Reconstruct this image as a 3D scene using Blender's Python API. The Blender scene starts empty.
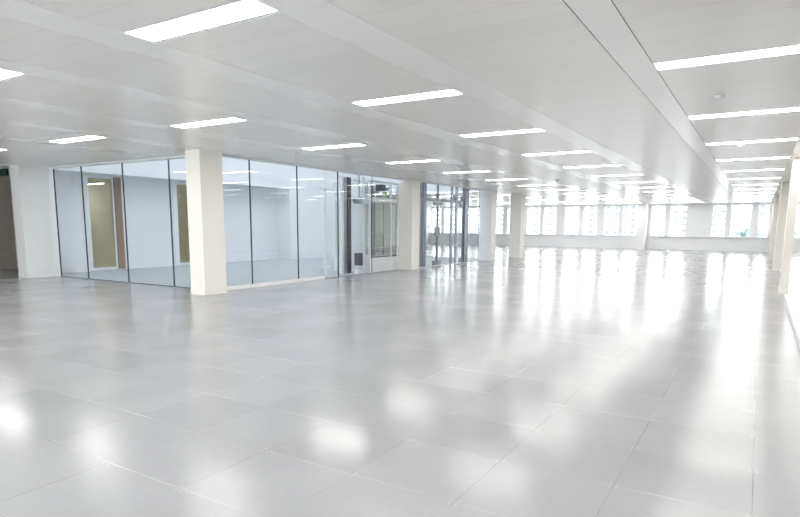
import bpy, bmesh, math, random
from mathutils import Matrix, Vector
random.seed(7)
S = bpy.context.scene
COL = S.collection

# ------------------------------------------------------------------ camera
H = 2.615                                   # ceiling height
yaw, pitch, roll = -0.5562, -0.1494, 0.0061
F = 586.14
fw = Vector((math.sin(yaw)*math.cos(pitch), math.cos(yaw)*math.cos(pitch), math.sin(pitch)))
r0 = Vector((math.cos(yaw), -math.sin(yaw), 0)); u0 = r0.cross(fw)
rt = r0*math.cos(roll) + u0*math.sin(roll)
up = -r0*math.sin(roll) + u0*math.cos(roll)
cam = bpy.data.cameras.new('camera')
co = bpy.data.objects.new('camera', cam); COL.objects.link(co)
M = Matrix(((rt.x, up.x, -fw.x, -0.08), (rt.y, up.y, -fw.y, -3.5804), (rt.z, up.z, -fw.z, 1.2951), (0, 0, 0, 1)))
co.matrix_world = M
cam.sensor_width = 36; cam.lens = F/800*36
cam.shift_x = 9.2429/800; cam.shift_y = 55.03/800
cam.clip_start = 0.05; cam.clip_end = 2000
S.camera = co

# ------------------------------------------------------------------ world, light levels, exposure
LAMP = 10.0          # emission of the strip light diffusers
SKY = 2.9
w = bpy.data.worlds.new('sky'); S.world = w; w.use_nodes = True
bg = w.node_tree.nodes['Background']
bg.inputs['Color'].default_value = (0.95, 0.98, 1.0, 1); bg.inputs['Strength'].default_value = SKY
S.view_settings.view_transform = 'Standard'; S.view_settings.look = 'None'
S.view_settings.gamma = 1; S.view_settings.use_curve_mapping = False
S.view_settings.exposure = 1.5
cy = S.cycles
cy.max_bounces = 14; cy.diffuse_bounces = 7; cy.glossy_bounces = 6; cy.transmission_bounces = 8
cy.transparent_max_bounces = 32; cy.sample_clamp_indirect = 12; cy.use_denoising = True
cy.caustics_reflective = False; cy.caustics_refractive = False

# ------------------------------------------------------------------ materials
def mat(name, col, rough=.5, metal=0., spec=.5, noise=0., nscale=4., bump=0., coat=0.):
    m = bpy.data.materials.new(name); m.use_nodes = True
    nt = m.node_tree; b = nt.nodes['Principled BSDF']
    b.inputs['Base Color'].default_value = (*col, 1); b.inputs['Roughness'].default_value = rough
    b.inputs['Metallic'].default_value = metal; b.inputs['Specular IOR Level'].default_value = spec
    b.inputs['Coat Weight'].default_value = coat
    tc = nt.nodes.new('ShaderNodeTexCoord'); nz = nt.nodes.new('ShaderNodeTexNoise')
    nz.inputs['Scale'].default_value = nscale; nz.inputs['Detail'].default_value = 4
    nt.links.new(tc.outputs['Object'], nz.inputs['Vector'])
    mr = nt.nodes.new('ShaderNodeMapRange')
    mr.inputs['To Min'].default_value = 1-noise; mr.inputs['To Max'].default_value = 1+noise
    nt.links.new(nz.outputs['Fac'], mr.inputs['Value'])
    mx = nt.nodes.new('ShaderNodeMix'); mx.data_type = 'RGBA'; mx.blend_type = 'MULTIPLY'
    mx.inputs['Factor'].default_value = 1; mx.inputs[6].default_value = (*col, 1)
    nt.links.new(mr.outputs[0], mx.inputs[7]); nt.links.new(mx.outputs[2], b.inputs['Base Color'])
    if bump:
        bp = nt.nodes.new('ShaderNodeBump'); bp.inputs['Strength'].default_value = bump; bp.inputs['Distance'].default_value = .01
        nt.links.new(nz.outputs['Fac'], bp.inputs['Height']); nt.links.new(bp.outputs[0], b.inputs['Normal'])
    return m

def math_node(nt, op, a, b=None, clamp=False):
    n = nt.nodes.new('ShaderNodeMath'); n.operation = op; n.use_clamp = clamp
    for i, v in enumerate((a, b)):
        if v is None: continue
        if isinstance(v, (int, float)): n.inputs[i].default_value = v
        else: nt.links.new(v, n.inputs[i])
    return n.outputs[0]

def glass(name, tint, ior=1.5):
    m = bpy.data.materials.new(name); m.use_nodes = True; nt = m.node_tree
    for n in list(nt.nodes): nt.nodes.remove(n)
    o = nt.nodes.new('ShaderNodeOutputMaterial'); t = nt.nodes.new('ShaderNodeBsdfTransparent')
    g = nt.nodes.new('ShaderNodeBsdfGlossy'); f = nt.nodes.new('ShaderNodeFresnel'); mx = nt.nodes.new('ShaderNodeMixShader')
    t.inputs[0].default_value = (*tint, 1); g.inputs['Roughness'].default_value = .0
    g.inputs['Color'].default_value = (1, 1, 1, 1); f.inputs[0].default_value = ior
    gm = nt.nodes.new('ShaderNodeNewGeometry')
    fr = math_node(nt, 'MULTIPLY', f.outputs[0], math_node(nt, 'SUBTRACT', 1.0, gm.outputs['Backfacing']))
    nt.links.new(fr, mx.inputs[0]); nt.links.new(t.outputs[0], mx.inputs[1])
    nt.links.new(g.outputs[0], mx.inputs[2]); nt.links.new(mx.outputs[0], o.inputs[0])
    return m

def floor_material():
    m = bpy.data.materials.new('steel_access_tiles'); m.use_nodes = True
    nt = m.node_tree; N = nt.nodes; L = nt.links; b = N['Principled BSDF']
    tc = N.new('ShaderNodeTexCoord'); sep = N.new('ShaderNodeSeparateXYZ'); L.new(tc.outputs['Object'], sep.inputs[0])
    def cell(o):      # distance to nearest joint and tile index
        s = math_node(nt, 'DIVIDE', o, .6)
        fr = math_node(nt, 'FRACT', s); idx = math_node(nt, 'FLOOR', s)
        d = math_node(nt, 'MINIMUM', fr, math_node(nt, 'SUBTRACT', 1.0, fr))
        return math_node(nt, 'MULTIPLY', d, .6), idx
    dx, ix = cell(sep.outputs[0]); dy, iy = cell(sep.outputs[1])
    cmb = N.new('ShaderNodeCombineXYZ'); L.new(ix, cmb.inputs[0]); L.new(iy, cmb.inputs[1])
    wn = N.new('ShaderNodeTexWhiteNoise'); wn.noise_dimensions = '3D'; L.new(cmb.outputs[0], wn.inputs[0])
    d = math_node(nt, 'MINIMUM', dx, dy)
    joint = math_node(nt, 'LESS_THAN', d, .0026)
    # joint fill varies: pale dust in places, dark gap in others
    jn = N.new('ShaderNodeTexNoise'); jn.inputs['Scale'].default_value = .9; jn.inputs['Detail'].default_value = 2
    L.new(tc.outputs['Object'], jn.inputs['Vector'])
    jr = N.new('ShaderNodeValToRGB'); L.new(jn.outputs['Fac'], jr.inputs[0])
    jr.color_ramp.elements[0].position = .40; jr.color_ramp.elements[0].color = (.16, .16, .16, 1)
    jr.color_ramp.elements[1].position = .58; jr.color_ramp.elements[1].color = (.80, .79, .77, 1)
    # pedestal screws round each corner
    def ring(o, off):
        return math_node(nt, 'POWER', math_node(nt, 'SUBTRACT', o, off), 2.0)
    sc = math_node(nt, 'LESS_THAN', math_node(nt, 'SQRT', math_node(nt, 'ADD', ring(dx, .018), ring(dy, .018))), .0065)
    # tile tone, clouds, scratches
    n1 = N.new('ShaderNodeTexNoise'); n1.inputs['Scale'].default_value = 1.3; n1.inputs['Detail'].default_value = 6
    L.new(tc.outputs['Object'], n1.inputs['Vector'])
    n2 = N.new('ShaderNodeTexNoise'); n2.inputs['Scale'].default_value = 22; n2.inputs['Detail'].default_value = 5
    L.new(tc.outputs['Object'], n2.inputs['Vector'])
    tone = math_node(nt, 'ADD', math_node(nt, 'MULTIPLY', wn.outputs['Value'], .06), .92)
    tone = math_node(nt, 'ADD', tone, math_node(nt, 'MULTIPLY', math_node(nt, 'SUBTRACT', n1.outputs['Fac'], .5), .22))
    tone = math_node(nt, 'ADD', tone, math_node(nt, 'MULTIPLY', math_node(nt, 'SUBTRACT', n2.outputs['Fac'], .5), .08))
    base = N.new('ShaderNodeMix'); base.data_type = 'RGBA'; base.blend_type = 'MULTIPLY'; base.inputs['Factor'].default_value = 1
    base.inputs[6].default_value = (*FLOOR_COL, 1); L.new(tone, base.inputs[7])
    jm = N.new('ShaderNodeTexNoise'); jm.inputs['Scale'].default_value = 1.7; jm.inputs['Detail'].default_value = 3
    L.new(tc.outputs['Object'], jm.inputs['Vector'])
    jstr = math_node(nt, 'MULTIPLY', math_node(nt, 'SUBTRACT', jm.outputs['Fac'], .36, True), 1.7)
    jd = N.new('ShaderNodeMix'); jd.data_type = 'RGBA'; L.new(math_node(nt, 'LESS_THAN', dx, .0026), jd.inputs['Factor'])
    L.new(jr.outputs[0], jd.inputs[6]); jd.inputs[7].default_value = (.10, .10, .10, 1)
    mj = N.new('ShaderNodeMix'); mj.data_type = 'RGBA'; L.new(math_node(nt, 'MULTIPLY', joint, jstr), mj.inputs['Factor'])
    L.new(base.outputs[2], mj.inputs[6]); L.new(jd.outputs[2], mj.inputs[7])
    ms = N.new('ShaderNodeMix'); ms.data_type = 'RGBA'; L.new(math_node(nt, 'MULTIPLY', sc, .2), ms.inputs['Factor'])
    L.new(mj.outputs[2], ms.inputs[6]); ms.inputs[7].default_value = (.8, .79, .77, 1)
    L.new(ms.outputs[2], b.inputs['Base Color'])
    b.inputs['Metallic'].default_value = FLOOR_METAL; L.new(math_node(nt, 'MULTIPLY', math_node(nt, 'SUBTRACT', 1.0, math_node(nt, 'MULTIPLY', math_node(nt, 'LESS_THAN', dx, .0026), jstr)), FLOOR_SPEC), b.inputs['Specular IOR Level'])
    rg = math_node(nt, 'ADD', FLOOR_ROUGH, math_node(nt, 'MULTIPLY', math_node(nt, 'SUBTRACT', n1.outputs['Fac'], .5), .14))
    rg = math_node(nt, 'ADD', rg, math_node(nt, 'MULTIPLY', joint, .06))
    rg = math_node(nt, 'ADD', rg, math_node(nt, 'MULTIPLY', wn.outputs['Value'], .05)); L.new(rg, b.inputs['Roughness'])
    # each tile lies a hair out of level
    nv = N.new('ShaderNodeVectorMath'); nv.operation = 'SUBTRACT'; L.new(wn.outputs['Color'], nv.inputs[0]); nv.inputs[1].default_value = (.5, .5, .5)
    nm = N.new('ShaderNodeVectorMath'); nm.operation = 'MULTIPLY'; L.new(nv.outputs[0], nm.inputs[0]); nm.inputs[1].default_value = (.009, .009, 0)
    ge = N.new('ShaderNodeNewGeometry'); na = N.new('ShaderNodeVectorMath'); na.operation = 'ADD'
    L.new(ge.outputs['Normal'], na.inputs[0]); L.new(nm.outputs[0], na.inputs[1])
    nn = N.new('ShaderNodeVectorMath'); nn.operation = 'NORMALIZE'; L.new(na.outputs[0], nn.inputs[0])
    L.new(nn.outputs[0], b.inputs['Normal'])
    return m

PL = .30244; PY0 = -.909                     # plank pitch of the metal ceiling
def ceiling_material():
    m = bpy.data.materials.new('metal_plank_ceiling'); m.use_nodes = True
    nt = m.node_tree; N = nt.nodes; L = nt.links; b = N['Principled BSDF']
    tc = N.new('ShaderNodeTexCoord'); sep = N.new('ShaderNodeSeparateXYZ'); L.new(tc.outputs['Object'], sep.inputs[0])
    s = math_node(nt, 'DIVIDE', math_node(nt, 'SUBTRACT', sep.outputs[1], PY0), PL)
    fr = math_node(nt, 'FRACT', s); d = math_node(nt, 'MINIMUM', fr, math_node(nt, 'SUBTRACT', 1.0, fr))
    g = math_node(nt, 'LESS_THAN', d, .014)
    wn = N.new('ShaderNodeTexWhiteNoise'); wn.noise_dimensions = '1D'; L.new(math_node(nt, 'FLOOR', s), wn.inputs['W'])
    nz = N.new('ShaderNodeTexNoise'); nz.inputs['Scale'].default_value = 1.5; L.new(tc.outputs['Object'], nz.inputs['Vector'])
    t = math_node(nt, 'ADD', .975, math_node(nt, 'MULTIPLY', wn.outputs['Value'], .03))
    t = math_node(nt, 'SUBTRACT', t, math_node(nt, 'MULTIPLY', g, .13))
    mx = N.new('ShaderNodeMix'); mx.data_type = 'RGBA'; mx.blend_type = 'MULTIPLY'; mx.inputs['Factor'].default_value = 1
    mx.inputs[6].default_value = (*CEIL_COL, 1); L.new(t, mx.inputs[7]); L.new(mx.outputs[2], b.inputs['Base Color'])
    b.inputs['Roughness'].default_value = CEIL_ROUGH; b.inputs['Specular IOR Level'].default_value = .9
    # planks tilt a touch and sag, so reflections break at each joint
    h = math_node(nt, 'MULTIPLY', math_node(nt, 'SMOOTH_MIN', d, .06), 1.0)
    bp = N.new('ShaderNodeBump'); bp.inputs['Strength'].default_value = .08; bp.inputs['Distance'].default_value = .01
    L.new(h, bp.inputs['Height']); L.new(bp.outputs[0], b.inputs['Normal'])
    return m

def emit(name, col, s):
    m = bpy.data.materials.new(name); m.use_nodes = True; b = m.node_tree.nodes['Principled BSDF']
    b.inputs['Base Color'].default_value = (.8, .8, .8, 1)
    b.inputs['Emission Color'].default_value = (*col, 1); b.inputs['Emission Strength'].default_value = s
    return m

FLOOR_COL = (.37, .374, .388); FLOOR_METAL = 0.; FLOOR_ROUGH = .17; FLOOR_SPEC = .27
CEIL_COL = (.92, .90, .865); CEIL_ROUGH = .29
M_FLOOR = floor_material(); M_CEIL = ceiling_material()
M_STRIP = mat('smooth_white_strip', (.975, .965, .945), .24, spec=.6)
M_WHITE = mat('white_paint', (.86, .86, .85), .55, noise=.015)
M_PILLAR = mat('pillar_plaster', (.90, .875, .825), .6, noise=.02)
M_SILL = mat('end_wall_grey_white', (.85, .86, .88), .5, noise=.01)
M_FRAME = mat('window_frame_grey_white', (.68, .69, .71), .4)
M_ATR = mat('atrium_white_paint', (.80, .81, .825), .6, noise=.01)
M_ATRF = mat('atrium_floor_carpet', (.40, .42, .435), .8, noise=.04, nscale=30)
M_TAUPE = mat('taupe_wall', (.40, .37, .34), .7, noise=.05)
M_DARKF = mat('corridor_carpet', (.26, .245, .23), .9, noise=.1, nscale=40)
M_OLIVE = mat('olive_room_wall', (.82, .80, .70), .7, noise=.05)
M_WOOD = mat('brown_wood', (.30, .215, .16), .5, noise=.15, nscale=9)
M_DARK = mat('dark_seal_and_gap_shade', (.06, .07, .08), .5)
M_STEEL = mat('brushed_steel_dark', (.26, .28, .32), .35, metal=.6)
M_STEELM = mat('brushed_steel_mid', (.38, .41, .45), .3, metal=.7)
M_BAND = mat('charcoal_panel', (.07, .075, .09), .4)
M_WMET = mat('white_metal', (.82, .84, .86), .35)
M_GREEN = mat('green_cover', (.45, .62, .28), .5)
M_SIGN = mat('exit_sign_green', (.01, .05, .03), .4)
M_BEIGE = mat('beige_wall', (.76, .72, .67), .7, noise=.02)
M_LAMP = emit('lit_diffuser', (1.0, .975, .94), LAMP)
M_GLASS = glass('clear_glass', (.985, .992, .994))
M_WGLASS = glass('window_glass', (.96, .98, .98))
M_GLASSO = glass('dim_window_glass', (.86, .87, .84))
M_FROST = glass('dimming_skylight_glass', (.58, .595, .61))
M_FAC = mat('pale_facade', (.80, .80, .80), .8)
M_FACW = mat('facade_window', (.14, .15, .17), .9, spec=0.)
M_GROUND = mat('pale_paving', (.55, .55, .54), .9)
M_LEAF = mat('tree_leaves', (.14, .185, .19), .8, noise=.3)
M_BARK = mat('tree_bark', (.12, .09, .07), .9)

# ------------------------------------------------------------------ mesh helpers
def box(bm, x0, x1, y0, y1, z0, z1):
    vs = [bm.verts.new((x, y, z)) for z in (z0, z1) for y in (y0, y1) for x in (x0, x1)]
    for f in ((0, 2, 3, 1), (4, 5, 7, 6), (0, 1, 5, 4), (2, 6, 7, 3), (0, 4, 6, 2), (1, 3, 7, 5)):
        bm.faces.new([vs[i] for i in f])
def cyl(bm, x, y, z0, z1, r, n=16, axis='z', r2=None):
    m = Matrix.Translation((x, y, (z0+z1)/2))
    bmesh.ops.create_cone(bm, cap_ends=True, segments=n, radius1=r, radius2=r if r2 is None else r2, depth=z1-z0, matrix=m)
def cylx(bm, x0, x1, y, z, r, n=16):
    m = Matrix.Translation(((x0+x1)/2, y, z)) @ Matrix.Rotation(math.pi/2, 4, 'Y')
    bmesh.ops.create_cone(bm, cap_ends=True, segments=n, radius1=r, radius2=r, depth=x1-x0, matrix=m)
def ball(bm, x, y, z, r, n=12):
    bmesh.ops.create_uvsphere(bm, u_segments=n, v_segments=n//2+2, radius=r, matrix=Matrix.Translation((x, y, z)))
def obj(name, bm, m, parent=None, bevel=0.):
    if bevel: bmesh.ops.bevel(bm, geom=bm.edges[:], offset=bevel, segments=2, affect='EDGES', profile=.5)
    me = bpy.data.meshes.new(name); bm.to_mesh(me); bm.free(); me.materials.append(m)
    o = bpy.data.objects.new(name, me); COL.objects.link(o)
    if parent:
        o.parent = parent; o.location = -(parent.location)   # meshes are written in room coordinates
        if parent.parent: o.location = Vector((0, 0, 0))
    return o
def boxes(name, lst, m, parent=None, bevel=0.):
    bm = bmesh.new()
    for b in lst: box(bm, *b)
    return obj(name, bm, m, parent, bevel)
def struct(name, lst, m, parent=None):
    o = boxes(name, lst, m, parent)
    if parent is None: o['kind'] = 'structure'
    return o
def tag(o, label, cat, group=None):
    o['label'] = label; o['category'] = cat
    if group: o['group'] = group
    return o
def thing(name, label, cat, loc, group=None):
    o = bpy.data.objects.new(name, None); COL.objects.link(o); o.location = loc
    return tag(o, label, cat, group)

# ------------------------------------------------------------------ shell
XW = .43                # glass screen along the right
XB = 4.2                # wall behind it
GX = -8.95              # glass line of the atrium facing the room
GY = 4.35               # glass front of the atrium
AN = 18.0               # north end of the atrium
YE = 33.8               # window wall at the far end
AX = -15.45             # far wall of the atrium
Y0 = -8.0; XL = -18.0

# lamps: column i, row j
A0, AP, AW = -3.967, 3.037, 1.221
R0, RP, RD = -.8803, 2.722, .2443
lamps = []
for i in (-3, -2, -1, 0, 1, 2):  # last column is unseen, added to brighten the right side
    for j in range(-2, 13):
        if j < -1 and i < -1: continue
        x0 = A0+AP*i; y0 = R0+RP*j
        if x0 < -8.9 and y0 > 3.4 and y0 < 18.2: continue
        if i <= -3 and j > 1 and j < 8: continue
        if i == -2 and j == 7: continue
        if i == 2 and j > 8: continue
        lamps.append((i, j, x0, y0))

def sheet(name, x0, x1, y0, y1, z, m, holes=(), up=True):
    xs = sorted({x0, x1, *[v for h in holes for v in h[:2] if x0 < v < x1]})
    ys = sorted({y0, y1, *[v for h in holes for v in h[2:] if y0 < v < y1]})
    bm = bmesh.new(); vd = {}
    def v(x, y):
        if (x, y) not in vd: vd[(x, y)] = bm.verts.new((x, y, z))
        return vd[(x, y)]
    for a in range(len(xs)-1):
        for c in range(len(ys)-1):
            mx, my = (xs[a]+xs[a+1])/2, (ys[c]+ys[c+1])/2
            if any(h[0] < mx < h[1] and h[2] < my < h[3] for h in holes): continue
            f = [v(xs[a], ys[c]), v(xs[a+1], ys[c]), v(xs[a+1], ys[c+1]), v(xs[a], ys[c+1])]
            bm.faces.new(f if up else f[::-1])
    o = obj(name, bm, m); o['kind'] = 'structure'
    return o

atr = (AX, GX, GY, AN)
sheet('floor', -20.0, XB, Y0, YE, 0, M_FLOOR, [atr, (-20, -15.2, Y0, 6), (-20, AX, 6, AN)])
sheet('floor_atrium', AX, GX, GY, AN, 0, M_ATRF)
sheet('floor_corridor', -20, -15.2, Y0, 5.2, 0, M_DARKF)
sheet('ceiling', -20.0, XB, Y0, YE, H, M_CEIL,
      [atr, (-20, AX, 5.2, AN)] + [(x, x+AW, y-.029, y+.2735) for i, j, x, y in lamps], up=False)
# window wall at the far end
wins = [(-19.95, -19.2), (-18.95, -18.1), (-17.75, -16.95), (-16.6, -15.75), (-15.4, -14.6), (-14.3, -13.5),
        (-12.95, -12.12), (-11.85, -11.05), (-10.5, -9.67), (-9.37, -8.58), (-8.14, -7.3), (-7.05, -6.2),
        (-5.5, -4.75), (-4.5, -3.65), (-2.38, -1.70), (-1.48, -.50), (-.2, .32)]
SZ, HZ = .76, 2.52
wl = [(-20.3, XB, YE, YE+.35, 0, SZ), (-20.3, XB, YE, YE+.35, HZ, 3.0)]
px = -20.3
for a, c in wins:
    wl.append((px, a, YE, YE+.35, SZ, HZ)); px = c
wl.append((px, XB, YE, YE+.35, SZ, HZ))
struct('wall_back', wl, M_SILL)
struct('trim_1', [(-20.0, XW-.02, YE-.10, YE-.001, SZ-.035, SZ)], M_FRAME)          # sill ledge
struct('baseboard_back', [(-20.0, XW-.02, YE-.02, YE-.001, 0, .08)], M_SILL)
for n, (a, c) in enumerate(wins):
    e = YE+.12
    t = .035
    fr = struct(f'window_{n+1}', [(a, a+t, e, e+.06, SZ, HZ), (c-t, c, e, e+.06, SZ, HZ), (a+t, c-t, e, e+.06, SZ, SZ+t),
                (a+t, c-t, e, e+.06, HZ-t, HZ), (a+t, c-t, e+.01, e+.05, 1.72, 1.75)], M_FRAME)
    boxes('pane', [(a+t, c-t, e+.025, e+.03, SZ+t, 1.72), (a+t, c-t, e+.025, e+.03, 1.75, HZ-t)], M_WGLASS, fr)
# other walls
struct('wall_right', [(XB, XB+.15, Y0, YE, 0, H)], M_BEIGE)
fx = [(-17.5+k*2.45, -17.5+k*2.45+2.0) for k in range(8)]  # unseen windows behind the viewer, added as a daylight source
fl = [(-20, XB, Y0-.2, Y0, 0, SZ), (-20, XB, Y0-.2, Y0, HZ, H)]; px = -20
for a, c in fx: fl.append((px, a, Y0-.2, Y0, SZ, HZ)); px = c
fl.append((px, XB, Y0-.2, Y0, SZ, HZ))
struct('wall_front', fl, M_WHITE)
for n, (a, c) in enumerate(fx):
    fr = struct(f'window_{n+50}', [(a, a+.04, Y0-.12, Y0-.06, SZ, HZ), (c-.04, c, Y0-.12, Y0-.06, SZ, HZ), (a+.04, c-.04, Y0-.12, Y0-.06, SZ, SZ+.04), (a+.04, c-.04, Y0-.12, Y0-.06, HZ-.04, HZ)], M_FRAME)
    boxes('pane', [(a+.04, c-.04, Y0-.095, Y0-.085, SZ+.04, HZ-.04)], M_WGLASS, fr)
struct('wall_left', [(XL-.15, XL, Y0, 5.2, 0, H)], M_TAUPE)
struct('baseboard_left', [(XL, XL+.02, Y0, 5.0, 0, .09)], M_TAUPE)
struct('wall_corridor_end', [(XL, -15.9, 5.0, 5.2, 0, H)], M_TAUPE)
struct('wall_left_far', [(-20.2, -20.0, AN, YE, 0, H)], M_WHITE)
struct('wall_left_return', [(-20.2, AX-.01, AN-.2, AN, 0, H)], M_WHITE)

# atrium shell
ATH = 8.0
OP1 = (5.58, 6.46); OP2 = (8.42, 9.3)          # openings in the far wall
def ypiece(x0, x1, ys, z0, z1): return [(x0, x1, a, b, z0, z1) for a, b in ys]
RH = 2.60
struct('wall_atrium_far', ypiece(AX-.3, AX, [(4.5, OP1[0]), (OP1[1]+.25, OP2[0]), (OP2[1], 13.1)], 0, RH) +
       ypiece(AX-.3, AX, [OP1, OP2, (OP1[1], OP1[1]+.25)], RH-.03, RH) + ypiece(AX-.3, AX, [OP1, OP2, (OP1[1], OP1[1]+.25)], 0, .02) +
       ypiece(AX-.3, AX+.6, [(13.1, AN)], 0, RH) + ypiece(AX-.3, AX+.6, [(3.0, AN+.2)], RH, ATH), M_ATR)
struct('wall_atrium_south', [(AX+.6, GX+.2, GY-.25, GY-.05, H+.02, ATH)], M_ATR)
struct('wall_atrium_east', [(GX+.05, GX+.25, GY-.05, AN, H+.02, ATH)], M_ATR)
struct('wall_atrium_north', [(AX+.6, GX+.05, AN, AN+.2, H+.02, ATH)], M_ATR)
sk = struct('window_40', [(AX+.55, GX+.1, GY-.2+k*2.75, GY-.1+k*2.75, ATH, ATH+.15) for k in range(6)], M_WMET)  # unseen glazed roof, added with a tint that dims the atrium daylight
boxes('pane', [(AX+.55, GX+.1, GY-.2, AN+.1, ATH+.05, ATH+.07)], M_FROST, sk)
struct('baseboard_atrium', [(AX, AX+.02, OP1[1]+.25, OP2[0], 0, .1), (AX, AX+.02, OP2[1], 13.1, 0, .1)], M_ATR)
struct('wall_room_beyond', [(XL-.1, XL, 5.2, 13.2, 0, H), (XL, AX-.3, 13.1, 13.2, 0, H), (XL, AX-.3, 5.2, 13.1, -.02, 0), (XL, AX-.3, 5.2, 13.1, H-.1, H)], M_OLIVE)
for n, (a, c) in enumerate((OP1, OP2)):
    t = .07
    w_ = struct(f'window_{n+30}', [(AX-.06, AX+.02, a, a+.15, .02, RH-.03), (AX-.06, AX+.02, c-.03, c, .02, RH-.03),
                (AX-.06, AX+.02, a+.15, c-.03, .02, .09), (AX-.06, AX+.02, a+.15, c-.03, RH-.09, RH-.03)], M_WMET)
    boxes('pane', [(AX-.03, AX-.022, a+.15, c-.03, .09, RH-.09)], M_GLASSO, w_)
wp = boxes('wood_panel', [(AX-.04, AX+.03, OP1[1]+.02, OP1[1]+.23, .03, RH-.04)], M_WOOD, bevel=.004)
for y in (7.0, 9.6):  # lamps added to brighten the olive room
    t = thing('added_lamp', f'added lamp lighting the olive room behind the {"first" if y < 8 else "second"} narrow window', 'ceiling light', (-17.4, y, H-.1))
    boxes('casing', [(-17.8, -16.8, y-.08, y+.08, H-.14, H-.101)], M_WMET, t)
    boxes('diffuser', [(-17.78, -16.82, y-.06, y+.06, H-.15, H-.141)], M_LAMP, t)
tag(wp, 'narrow brown wood panel beside the olive window behind the glass', 'panel')

# ------------------------------------------------------------------ ceiling strips
n = 2
def strip(x0, x1, y0, y1, dz=.002, m=M_STRIP):
    global n
    struct(f'trim_{n}', [(x0, x1, y0, y1, H-dz, H-.0005)], m); n += 1
for i in (-2, -1, 0):
    x0 = A0+AP*i
    for s0, s1 in ((x0-.355, x0-.004), (x0+AW+.004, x0+AW+.355)):
        if s1 < GX: strip(s0, s1, Y0, GY-.3)
        elif s0 < GX+.35: strip(s0, s1, Y0, 3.68)
        else: strip(s0, s1, Y0, YE)
strip(-1.172, -.936, Y0, YE, .004)
strip(-1.180, -1.173, Y0, YE, .002, M_DARK); strip(-.935, -.9325, Y0, YE, .002, M_DARK)  # dark strips paint the shade of the gaps beside the bulkhead
strip(.30, XW-.01, Y0, YE)
struct('trim_20', [(GX-.06, GX+.12, GY-.05, AN, H-.03, H+.02), (-14.7, GX+.12, GY-.1, GY+.06, H-.03, H+.02)], M_WMET)

# ------------------------------------------------------------------ strip lights
ORD = ['first', 'second', 'third', 'fourth', 'fifth', 'sixth', 'seventh', 'eighth', 'ninth', 'tenth', 'eleventh', 'twelfth', 'thirteenth']
ROWN = {1: 'right of the ceiling bulkhead',
        0: 'in the row left of the bulkhead',
        -1: 'in the row over the front pillars',
        -2: 'in the row over the left glass',
        2: 'in the added row beyond the right-hand glass screen',
        -3: 'in the row by the dark corridor'}
def lamp_label(i, j):
    if i == 0 and j == 0: return 'large recessed strip light, the nearest one, at the top of the photo'
    if i == -1 and j == 0: return 'recessed strip light cut by the left edge, above the other left ones'
    if i == -1 and j == 1: return 'recessed strip light directly above the square pillar in front of the glass'
    if i == -2 and j == 1: return 'small recessed strip light above the left glass front'
    if i == -3 and j == 1: return 'small recessed strip light cut by the left edge, above the dark corridor'
    if i == 1 and j == 1: return 'long recessed strip light at the upper right, nearest past the bulkhead'
    k = j if i in (1,) else j
    if i == 2: return f'{ORD[j+2]} added strip light from the front wall, in the unseen row beyond the right-hand glass'
    if j < 0: return f'strip light {"just" if j == -1 else "farther"} behind the viewer {ROWN[i]}'
    if i == -1: return f'recessed strip light, {ORD[j]} from the viewer {ROWN[i]}'
    if i in (-2, -3): return f'{ORD[j-7]} distant strip light past the glass, {"row left of the far pillar" if i == -2 else "outermost row"}'
    if i == 0: return f'recessed strip light, {ORD[j]} from the viewer {ROWN[0]}'
    return f'recessed strip light, {ORD[j-1]} from the viewer {ROWN[1]}'
def lamp_proto():
    bm = bmesh.new()
    x, y = AW, RD+.0585; t = .004
    box(bm, 0, t, 0, y, .0, .06); box(bm, x-t, x, 0, y, 0, .06); box(bm, t, x-t, 0, t, 0, .06); box(bm, t, x-t, y-t, y, 0, .06)
    box(bm, 0, x, 0, y, .06, .064)
    box(bm, t, x-t, t, .038, .002, .008); box(bm, t, x-t, y-.038, y-t, .002, .008)
    m1 = bpy.data.meshes.new('housing'); bm.to_mesh(m1); bm.free(); m1.materials.append(M_WMET)
    bm = bmesh.new(); box(bm, t, x-t, .038, y-.038, .004, .03)
    m2 = bpy.data.meshes.new('diffuser'); bm.to_mesh(m2); bm.free(); m2.materials.append(M_LAMP)
    return m1, m2
m1, m2 = lamp_proto()
for i, j, x, y in lamps:
    g = 'strip lights recessed in the plank ceiling'
    t = thing('strip_light', lamp_label(i, j), 'ceiling light', (x, y-.029, H), g)
    for nm, me in (('housing', m1), ('diffuser', m2)):
        o = bpy.data.objects.new(nm, me); COL.objects.link(o); o.parent = t

# smoke detectors and sprinkler heads
def detector(x, y, label, m=M_WMET):
    t = thing('smoke_detector', label, 'smoke detector', (x, y, H), 'detectors on the ceiling')
    bm = bmesh.new(); cyl(bm, x, y, H-.014, H-.001, .05, 24); obj('base', bm, m, t)
    bm = bmesh.new(); cyl(bm, x, y, H-.034, H-.014, .028, 24, r2=.04); obj('sensor', bm, m, t)
detector(-.54, 3.46, 'round white smoke detector between two strip lights right of the bulkhead')
detector(-.45, 7.6, 'small round smoke detector below the third light right of the bulkhead')
detector(-5.15, 13.6, 'small dark-looking smoke detector in the middle of the far ceiling', M_STEELM)

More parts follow.
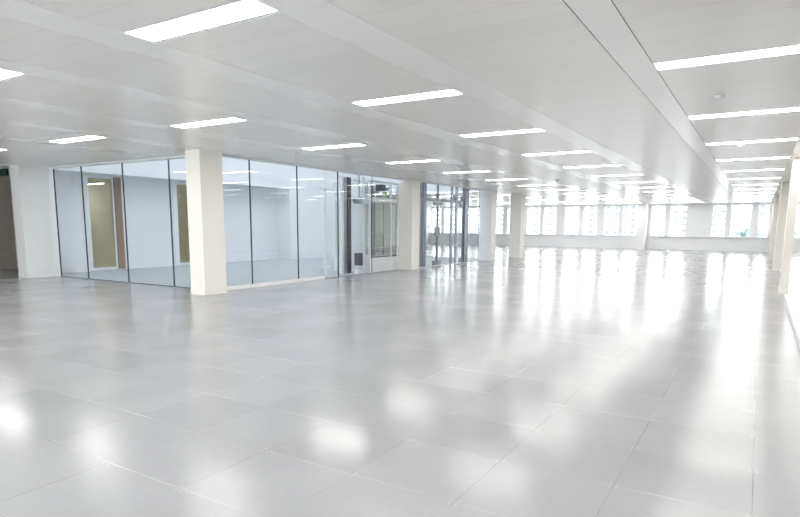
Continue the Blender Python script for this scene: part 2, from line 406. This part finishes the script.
# ------------------------------------------------------------------ pillars
def pillar(x0, x1, y0, y1, label, m=M_PILLAR, z1=H):
    t = thing('pillar', label, 'pillar', ((x0+x1)/2, (y0+y1)/2, 0), 'square white pillars')
    boxes('shaft', [(x0, x1, y0, y1, 0, z1-.001)], m, t)
    s = .008
    boxes('skirting', [(x0-s, x1+s, y0-s, y0-.0005, 0, .10), (x0-s, x1+s, y1+.0005, y1+s, 0, .10),
                       (x0-s, x0-.0005, y0-.0005, y1+.0005, 0, .10), (x1+.0005, x1+s, y0-.0005, y1+.0005, 0, .10)], m, t)
    return t
pillar(-9.0, -8.62, 3.70, 4.22, 'nearest free-standing square white pillar, in front of the glass corner')
pillar(-9.08, -8.64, 11.32, 11.78, 'white square pillar between the glass lift and the glass doors')
pillar(-9.1, -8.62, 17.24, 17.74, 'greyish white pillar at the far end of the glass doors', M_WHITE)
pillar(-8.98, -8.5, 20.1, 20.6, 'slim free-standing white pillar right of the glass doors, in mid-room')
pillar(-6.12, -5.66, 32.9, 33.68, 'far white pillar standing against the end window wall', M_WHITE)
pillar(-15.1, -14.7, 3.64, 4.45, 'wide white pillar at the left end, beside the dark corridor', M_WHITE)
for k, y in enumerate((10.35, 17.5, 25.4, 32.6)):
    nm = ['nearest', 'second', 'third', 'farthest'][k]
    pillar(.36, .80, y, y+.55, f'{nm} white pillar in the line along the right-hand glass screen')

# ------------------------------------------------------------------ atrium glass front facing the viewer (A) and the side glass (B)
def screen(name, label, loc, panes, seals, rails, railmat=M_WMET):
    t = thing(name, label, 'glass partition', loc)
    for p_ in panes: boxes('glass_pane', [p_], M_GLASS, t)
    for s_ in seals: boxes('seal', [s_], M_DARK, t)
    for r_ in rails: boxes(r_[0], [r_[1]], r_[2], t)
    return t
g = .006
XJ = [-14.53, -13.38, -11.84, -10.31, -9.02]
screen('glass_screen', 'glass screen of four panes between the left wall and the front pillar', (-11.8, GY, 0),
       [(XJ[k]+.012, XJ[k+1]-.012, GY-g, GY+g, .02, H-.03) for k in range(4)],
       [(XJ[k]-.012, XJ[k]+.012, GY-.011, GY+.011, .0, H-.03) for k in range(1, 4)] + [(XJ[0]-.012, XJ[0]+.008, GY-.015, GY+.015, 0, H-.03)],
       [('base_rail', (XJ[0], GX-.05, GY-.015, GY+.015, 0, .02), M_STEELM)])
YJ = [4.42, 5.23, 6.68, 8.18]
screen('glass_screen', 'glass screen with a bright white base rail, right of the front pillar', (GX, 6.4, 0),
       [(GX-g, GX+g, YJ[k]+.012, YJ[k+1]-.012, .07, H-.03) for k in range(3)],
       [(GX-.011, GX+.011, YJ[k]-.011, YJ[k]+.011, .0, H-.03) for k in (1, 2)] + [(GX-.012, GX+.012, 8.175, 8.20, 0, H-.03)],
       [('base_rail', (GX-.02, GX+.03, 4.40, 7.62, 0, .07), mat('white_channel', (.95,.95,.95), .4)), ('base_rail', (GX-.02, GX+.02, 7.62, 8.16, 0, .02), M_STEELM)])
YK = [8.21, 9.70, 11.12]
screen('glass_screen', 'glass screen in front of the lift, left of the second pillar', (GX, 9.6, 0),
       [(GX-g, GX+g, YK[k]+.008, YK[k+1]-.008, .02, H-.03) for k in range(2)],
       [(GX-.008, GX+.008, 9.693, 9.707, .0, H-.03)],
       [('base_rail', (GX-.012, GX+.012, 8.21, 11.12, 0, .02), M_STEELM)])

# glass doors between the second and third pillar, with steel patch fittings
def glass_door(y0, y1, label, hinge, lock=False, stile=None):
    t = thing('glass_door', label, 'door', (GX, (y0+y1)/2, 0), 'glass doors in the side screen')
    boxes('leaf', [(GX-g, GX+g, y0+.006, y1-.006, .02, 2.0)], M_GLASS, t)
    h0, h1 = (y0, y0+.26) if hinge < 0 else (y1-.26, y1)
    boxes('patch_fitting', [(GX-.022, GX+.022, h0, h1, .0, .17)], M_STEEL, t, .004)
    boxes('patch_fitting', [(GX-.022, GX+.022, h0, h1, 1.93, 2.05)], M_STEEL, t, .004)
    if lock:
        boxes('lock_case', [(GX-.024, GX+.024, (y0 if hinge < 0 else y1-.17), (y0+.17 if hinge < 0 else y1), .98, 1.26)], M_STEEL, t, .004)
    e = y1 if hinge > 0 else y0
    boxes('edge_stile', [(GX-.02, GX+.02, e-.045 if hinge > 0 else e, e if hinge > 0 else e+.045, .17, 1.93)], M_STEEL, t)
    hy = y0+.12 if hinge > 0 else y1-.12
    bm = bmesh.new()
    cyl(bm, GX+.07, hy, .75, 1.35, .011, 12); cylx(bm, GX, GX+.07, hy, .85, .008, 8); cylx(bm, GX, GX+.07, hy, 1.25, .008, 8)
    obj('handle', bm, M_STEELM, t)
    return t
glass_door(12.70, 13.50, 'left leaf of the glass doors, right behind the second pillar', 1, True)
glass_door(13.51, 14.46, 'second glass door leaf, right of the one with the lock fitting', -1, True)
glass_door(14.95, 15.46, 'glass door leaf before the dark upright of the side screen', 1)
t = thing('door_frame', 'steel rails and uprights framing the glass doors in the side screen', 'door frame', (GX, 14.3, 0))
for a, c in ((12.0, 13.48), (13.53, 14.48), (14.58, 14.84), (14.94, 15.48)): boxes('header_rail', [(GX-.03, GX+.03, a, c, 2.06, 2.15)], M_STEEL, t)
boxes('floor_rail', [(GX-.03, GX+.03, 11.85, 17.2, 0, .018)], M_WMET, t)
boxes('jamb', [(GX-.04, GX+.04, 12.50, 12.62, 0.018, H-.03)], M_STEEL, t)
boxes('jamb', [(GX-.025, GX+.025, 13.48, 13.53, 2.06, H-.03)], M_STEEL, t)
boxes('jamb', [(GX-.03, GX+.03, 14.48, 14.58, 0.018, H-.03)], M_STEELM, t)
boxes('jamb', [(GX-.03, GX+.03, 14.84, 14.94, 0.018, H-.03)], M_STEELM, t)
boxes('jamb', [(GX-.06, GX+.06, 15.48, 15.80, 0.018, H-.03)], M_STEEL, t)
boxes('jamb', [(GX-.012, GX+.012, 16.82, 16.85, 0.018, H-.03)], M_STEELM, t)
for k, (a, c) in enumerate(((11.80, 12.49), (14.59, 14.83), (15.81, 16.81), (16.86, 17.22))):
    boxes('fixed_pane', [(GX-g, GX+g, a, c, .02, H-.03)], M_GLASS, t)
for a, c in ((12.63, 13.47), (13.54, 14.47), (14.95, 15.47)):
    boxes('transom_pane', [(GX-g, GX+g, a, c, 2.155, H-.03)], M_GLASS, t)
for y in (13.50, 14.71, 15.3):
    bm = bmesh.new(); cylx(bm, GX-.06, GX+.05, y, 2.26, .055); cylx(bm, GX-.14, GX-.05, y, 2.26, .02, 8); box(bm, GX-.03, GX+.03, y-.02, y+.02, 2.15, 2.3); obj('spider_fitting', bm, M_STEEL, t)
# far cross screen of the atrium and the tall dark panels in front of it
tk = [AX+.61, -13.9, -12.3, -10.7, GX-.06]
screen('glass_screen', 'glass cross screen at the far end of the atrium, behind the glass doors', (-12, AN, 0),
       [(tk[k]+.012, tk[k+1]-.012, AN-g, AN+g, .02, H-.03) for k in range(4)],
       [(tk[k]-.012, tk[k]+.012, AN-.011, AN+.011, 0, H-.03) for k in range(1, 4)],
       [('base_rail', (tk[0], tk[4], AN-.015, AN+.015, 0, .02), M_STEELM)])
tag(boxes('steel_post', [(-9.32, -9.10, 12.60, 12.92, 0, H)], M_STEEL), 'dark steel post inside the atrium, right behind the second pillar', 'post')
tag(boxes('steel_post', [(-9.22, -9.12, 13.0, 13.08, 0, H)], M_STEELM), 'slim grey steel post left of the first glass door leaf', 'post')
# tall dark upright and white posts inside the atrium, left of the lift
t = thing('lift_guide', 'tall charcoal upright behind the glass, left of the lift', 'upright', (-9.5, 9.3, 0))
boxes('guide_panel', [(-9.56, -9.44, 9.27, 9.43, .0, 2.55)], M_BAND, t)
boxes('guide_rail', [(-9.54, -9.46, 9.14, 9.265, .0, 2.55)], M_STEELM, t)
boxes('edge_strip', [(-9.54, -9.46, 9.04, 9.13, .0, 2.55)], M_WMET, t)
def white_post(x, y, label, z0=0., r=.032, b=.15):
    t = thing('white_post', label, 'post', (x, y, 0), 'white tubular posts inside the atrium')
    bm = bmesh.new(); cyl(bm, x, y, z0, 2.56, r); obj('tube', bm, M_WMET, t)
    for z in (.22, 2.2):
        bm = bmesh.new(); box(bm, x-.03, x+.03, y-b, y+b, z-.025, z+.025); obj('bracket', bm, M_WMET, t, .004)
    bm = bmesh.new(); cyl(bm, x, y, 0, .03, .05); obj('foot', bm, M_WMET, t)
white_post(-9.5, 8.38, 'slim white post with brackets behind the glass, left of the charcoal upright')
white_post(-9.2, 9.66, 'white tubular post at the left side of the lift', r=.036, b=.06)
bm = bmesh.new(); cylx(bm, -9.34, -9.12, 9.44, 1.94, .085, 20); box(bm, -9.2, -9.17, 9.43, 9.45, 1.99, 2.59); box(bm, -9.2, -9.0, 9.43, 9.45, 2.59, 2.60)
o = obj('pipe_joint', bm, M_STEELM); tag(o, 'round grey steel joint at head height, just left of the lift', 'fitting')
bm = bmesh.new(); ball(bm, -9.2, 9.34, 2.49, .06, 16); box(bm, -9.21, -9.19, 9.33, 9.35, 2.54, 2.6); box(bm, -9.2, -9.0, 9.33, 9.35, 2.59, 2.6)
tag(obj('globe_lamp', bm, M_WMET), 'small white globe under the ceiling left of the lift', 'lamp')
tag(boxes('control_box', [(-9.28, -9.14, 9.34, 9.54, .22, .55)], M_BAND, bevel=.006), 'small dark control box low beside the white post of the lift', 'box')
tag(boxes('buffer_shoe', [(-9.28, -9.14, 9.32, 9.56, 0, .10), (-9.23, -9.19, 9.42, 9.46, .10, .22)], M_WMET, bevel=.006), 'low white stand on the floor under the dark control box', 'block')

# ------------------------------------------------------------------ glazed lift
LX0, LX1, LY0, LY1 = -10.3, -9.09, 9.80, 11.30
lf = thing('glass_lift', 'white framed glass lift cabin behind the glass, left of the second pillar', 'lift', ((LX0+LX1)/2, (LY0+LY1)/2, 0))
p = .055
YM = 10.88
for (a, c) in ((LX1-p, LY0), (LX1-p, YM), (LX1-p, LY1-p), (LX0, LY0), (LX0, LY1-p)):
    boxes('corner_post', [(a, a+p, c, c+p, 0, 2.5)], M_WMET, lf)
def ringb(z0, z1, m, nm):
    boxes(nm, [(LX0+p, LX1-p, LY0, LY0+p, z0, z1), (LX0+p, LX1-p, LY1-p, LY1, z0, z1), (LX0, LX0+p, LY0+p, LY1-p, z0, z1),
               (LX1-p, LX1, LY0+p, YM, z0, z1), (LX1-p, LX1, YM+p, LY1-p, z0, z1)], m, lf)
ringb(1.93, 2.05, M_WMET, 'header'); ringb(2.46, 2.5, M_WMET, 'top_rail'); ringb(0.0, .40, M_WMET, 'base_panel')
boxes('base_trim', [(LX1-p, LX1, LY0+p, YM, .40, .43), (LX1-p, LX1, YM+p, LY1-p, .40, .43)], M_BAND, lf)
for nm, b_ in (('glass_panel', (LX1-.04, LX1-.03, LY0+p, YM, .43, 1.93)), ('glass_panel', (LX1-.04, LX1-.03, YM+p, LY1-p, .43, 1.93)),
               ('side_panel', (LX0+p, LX1-p, LY0+.03, LY0+.04, .43, 1.93)), ('side_panel', (LX0+p, LX1-p, LY1-.04, LY1-.03, .43, 1.93))):
    boxes(nm, [b_], M_GLASSO if nm == 'glass_panel' else M_GLASS, lf)
boxes('rear_panel', [(LX0+.02, LX0+.03, LY0+p, LY1-p, .43, 1.93)], M_GLASS, lf)
bm = bmesh.new(); m_ = Matrix.Translation((LX1-.1, (LY0+YM+p)/2, 1.07)) @ Matrix.Rotation(math.pi/2, 4, 'X')
bmesh.ops.create_cone(bm, cap_ends=True, segments=10, radius1=.015, radius2=.015, depth=YM-LY0-p, matrix=m_); obj('handrail', bm, M_WMET, lf)
boxes('bright_streak_post', [(LX1-.35, LX1-.31, 10.58, 10.68, .95, 1.85)], M_WMET, lf)  # white post added for a bright streak of a window beyond
boxes('mullion', [(LX1-.30, LX1-.26, 10.42, 10.46, .43, 1.93)], M_STEELM, lf)
boxes('mullion', [(LX1-.30, LX1-.26, 10.25, 10.31, .43, 1.93)], M_STEEL, lf)
mc = thing('lift_machine', 'dark lift machinery with a green cover on top of the cabin', 'machine', (-9.4, 10.4, 2.06))
boxes('motor_housing', [(-9.45, -9.25, 10.62, 10.86, 2.26, 2.44)], M_BAND, mc, .02)
boxes('green_cover', [(-9.32, -9.2, 10.80, 10.88, 2.06, 2.24)], M_GREEN, mc, .01)
boxes('bracket', [(-9.5, -9.3, 10.1, 10.16, 2.06, 2.45), (-9.5, -9.3, 10.3, 10.35, 2.06, 2.40), (-9.5, -9.3, 10.35, 10.6, 2.18, 2.24)], M_STEELM, mc)
bm = bmesh.new(); cylx(bm, -9.7, -9.2, 11.05, 2.35, .07); obj('drum', bm, M_STEELM, mc)
bm = bmesh.new(); cylx(bm, -9.7, -9.2, 11.1, 2.12, .06); obj('drum', bm, M_STEEL, mc)

# ------------------------------------------------------------------ right-hand glass screen (in bays between the pillars)
bays = [(-7.5, 9.52), (11.0, 17.45), (18.1, 25.35), (26.0, 32.55)]
for k, (a, c) in enumerate(bays):
    nm = ['nearest', 'second', 'third', 'farthest'][k]
    n_ = round((c-a)/1.5); s = (c-a)/n_
    x = XW+(.0 if k == 0 else .12)
    t = screen('glass_screen', f'{nm} bay of the glass screen along the right side of the room', (x, (a+c)/2, 0),
           [(x, x+.012, a+s*q+.003, a+s*(q+1)-.003, .07, H-.03) for q in range(n_)], [],
           [('base_rail', (x-.03, x+.03, a, c, 0, .07), M_WMET), ('head_rail', (x-.01, x+.02, a, c, H-.03, H-.008), M_WMET)])

# ------------------------------------------------------------------ exit sign in the corridor
t = thing('exit_sign', 'dark green hanging sign at the left edge above the corridor', 'sign', (-15.9, 3.9, 2.5))
boxes('sign_box', [(-16.5, -15.75, 3.87, 3.93, 2.44, 2.60)], M_SIGN, t, .005)
boxes('sign_face', [(-16.42, -16.12, 3.862, 3.869, 2.50, 2.56)], M_WMET, t)
boxes('hanger', [(-16.3, -16.27, 3.89, 3.91, 2.60, H), (-15.95, -15.92, 3.89, 3.91, 2.60, H)], M_STEEL, t)

# ------------------------------------------------------------------ outside
GZ = -9.0
gp = sheet('ground', -500, 400, YE+1, 700, GZ, M_GROUND)
def building(x0, x1, y, z1, label, cols, rows, zs, pitchx=3.9, ww=1.9, wh=1.3):
    t = thing('office_building', label, 'building', ((x0+x1)/2, y, GZ), 'blocks across the street')
    boxes('wall', [(x0, x1, y, y+15, GZ, z1)], M_FAC, t)
    boxes('parapet', [(x0-.3, x1+.3, y-.4, y+15.3, z1, z1+.8)], M_FAC, t)
    me = None
    for r in range(rows):
        for c in range(cols):
            if me is None:
                bm = bmesh.new(); box(bm, 0, ww, -.2, 0, 0, wh); me = bpy.data.meshes.new('window'); bm.to_mesh(me); bm.free(); me.materials.append(M_FACW)
            o = bpy.data.objects.new('window', me); COL.objects.link(o); o.parent = t
            o.location = Vector((x0+1.5+c*pitchx, y-.01, zs+r*2.9)) - t.location
building(-118, -84, 300, 20, 'pale tower block seen through the left end windows', 8, 6, -1.5)
building(-78, -44, 300, 22, 'pale block seen through the middle end windows', 8, 6, -2.0)
building(-40, -12, 300, 19, 'pale block with rows of windows behind the far white pillar', 7, 6, -1.0)
building(-2, 20, 260, 26, 'pale block seen through the rightmost end window', 5, 7, -3.0)
building(-190, -124, 330, 17, 'low pale block far left behind the end windows', 12, 5, -1.5, 5.2)
tr = thing('tree', 'teal-green leafy tree outside the window at the far right', 'tree', (-1.3, 75, GZ))
bm = bmesh.new(); cyl(bm, -1.3, 75, GZ, -.5, .35, 12, r2=.15); obj('trunk', bm, M_BARK, tr)
bm = bmesh.new()
for k in range(60):
    a = random.uniform(0, 6.28); rr = random.uniform(0, 1.3); zz = random.uniform(-1.0, 1.3)
    m_ = Matrix.Translation((-1.3+rr*math.cos(a), 75+rr*math.sin(a), zz))
    bmesh.ops.create_icosphere(bm, subdivisions=2, radius=random.uniform(.25, .6), matrix=m_)
for v in bm.verts: v.co += Vector((random.uniform(-.08, .08), random.uniform(-.08, .08), random.uniform(-.08, .08)))
obj('foliage', bm, M_LEAF, tr)
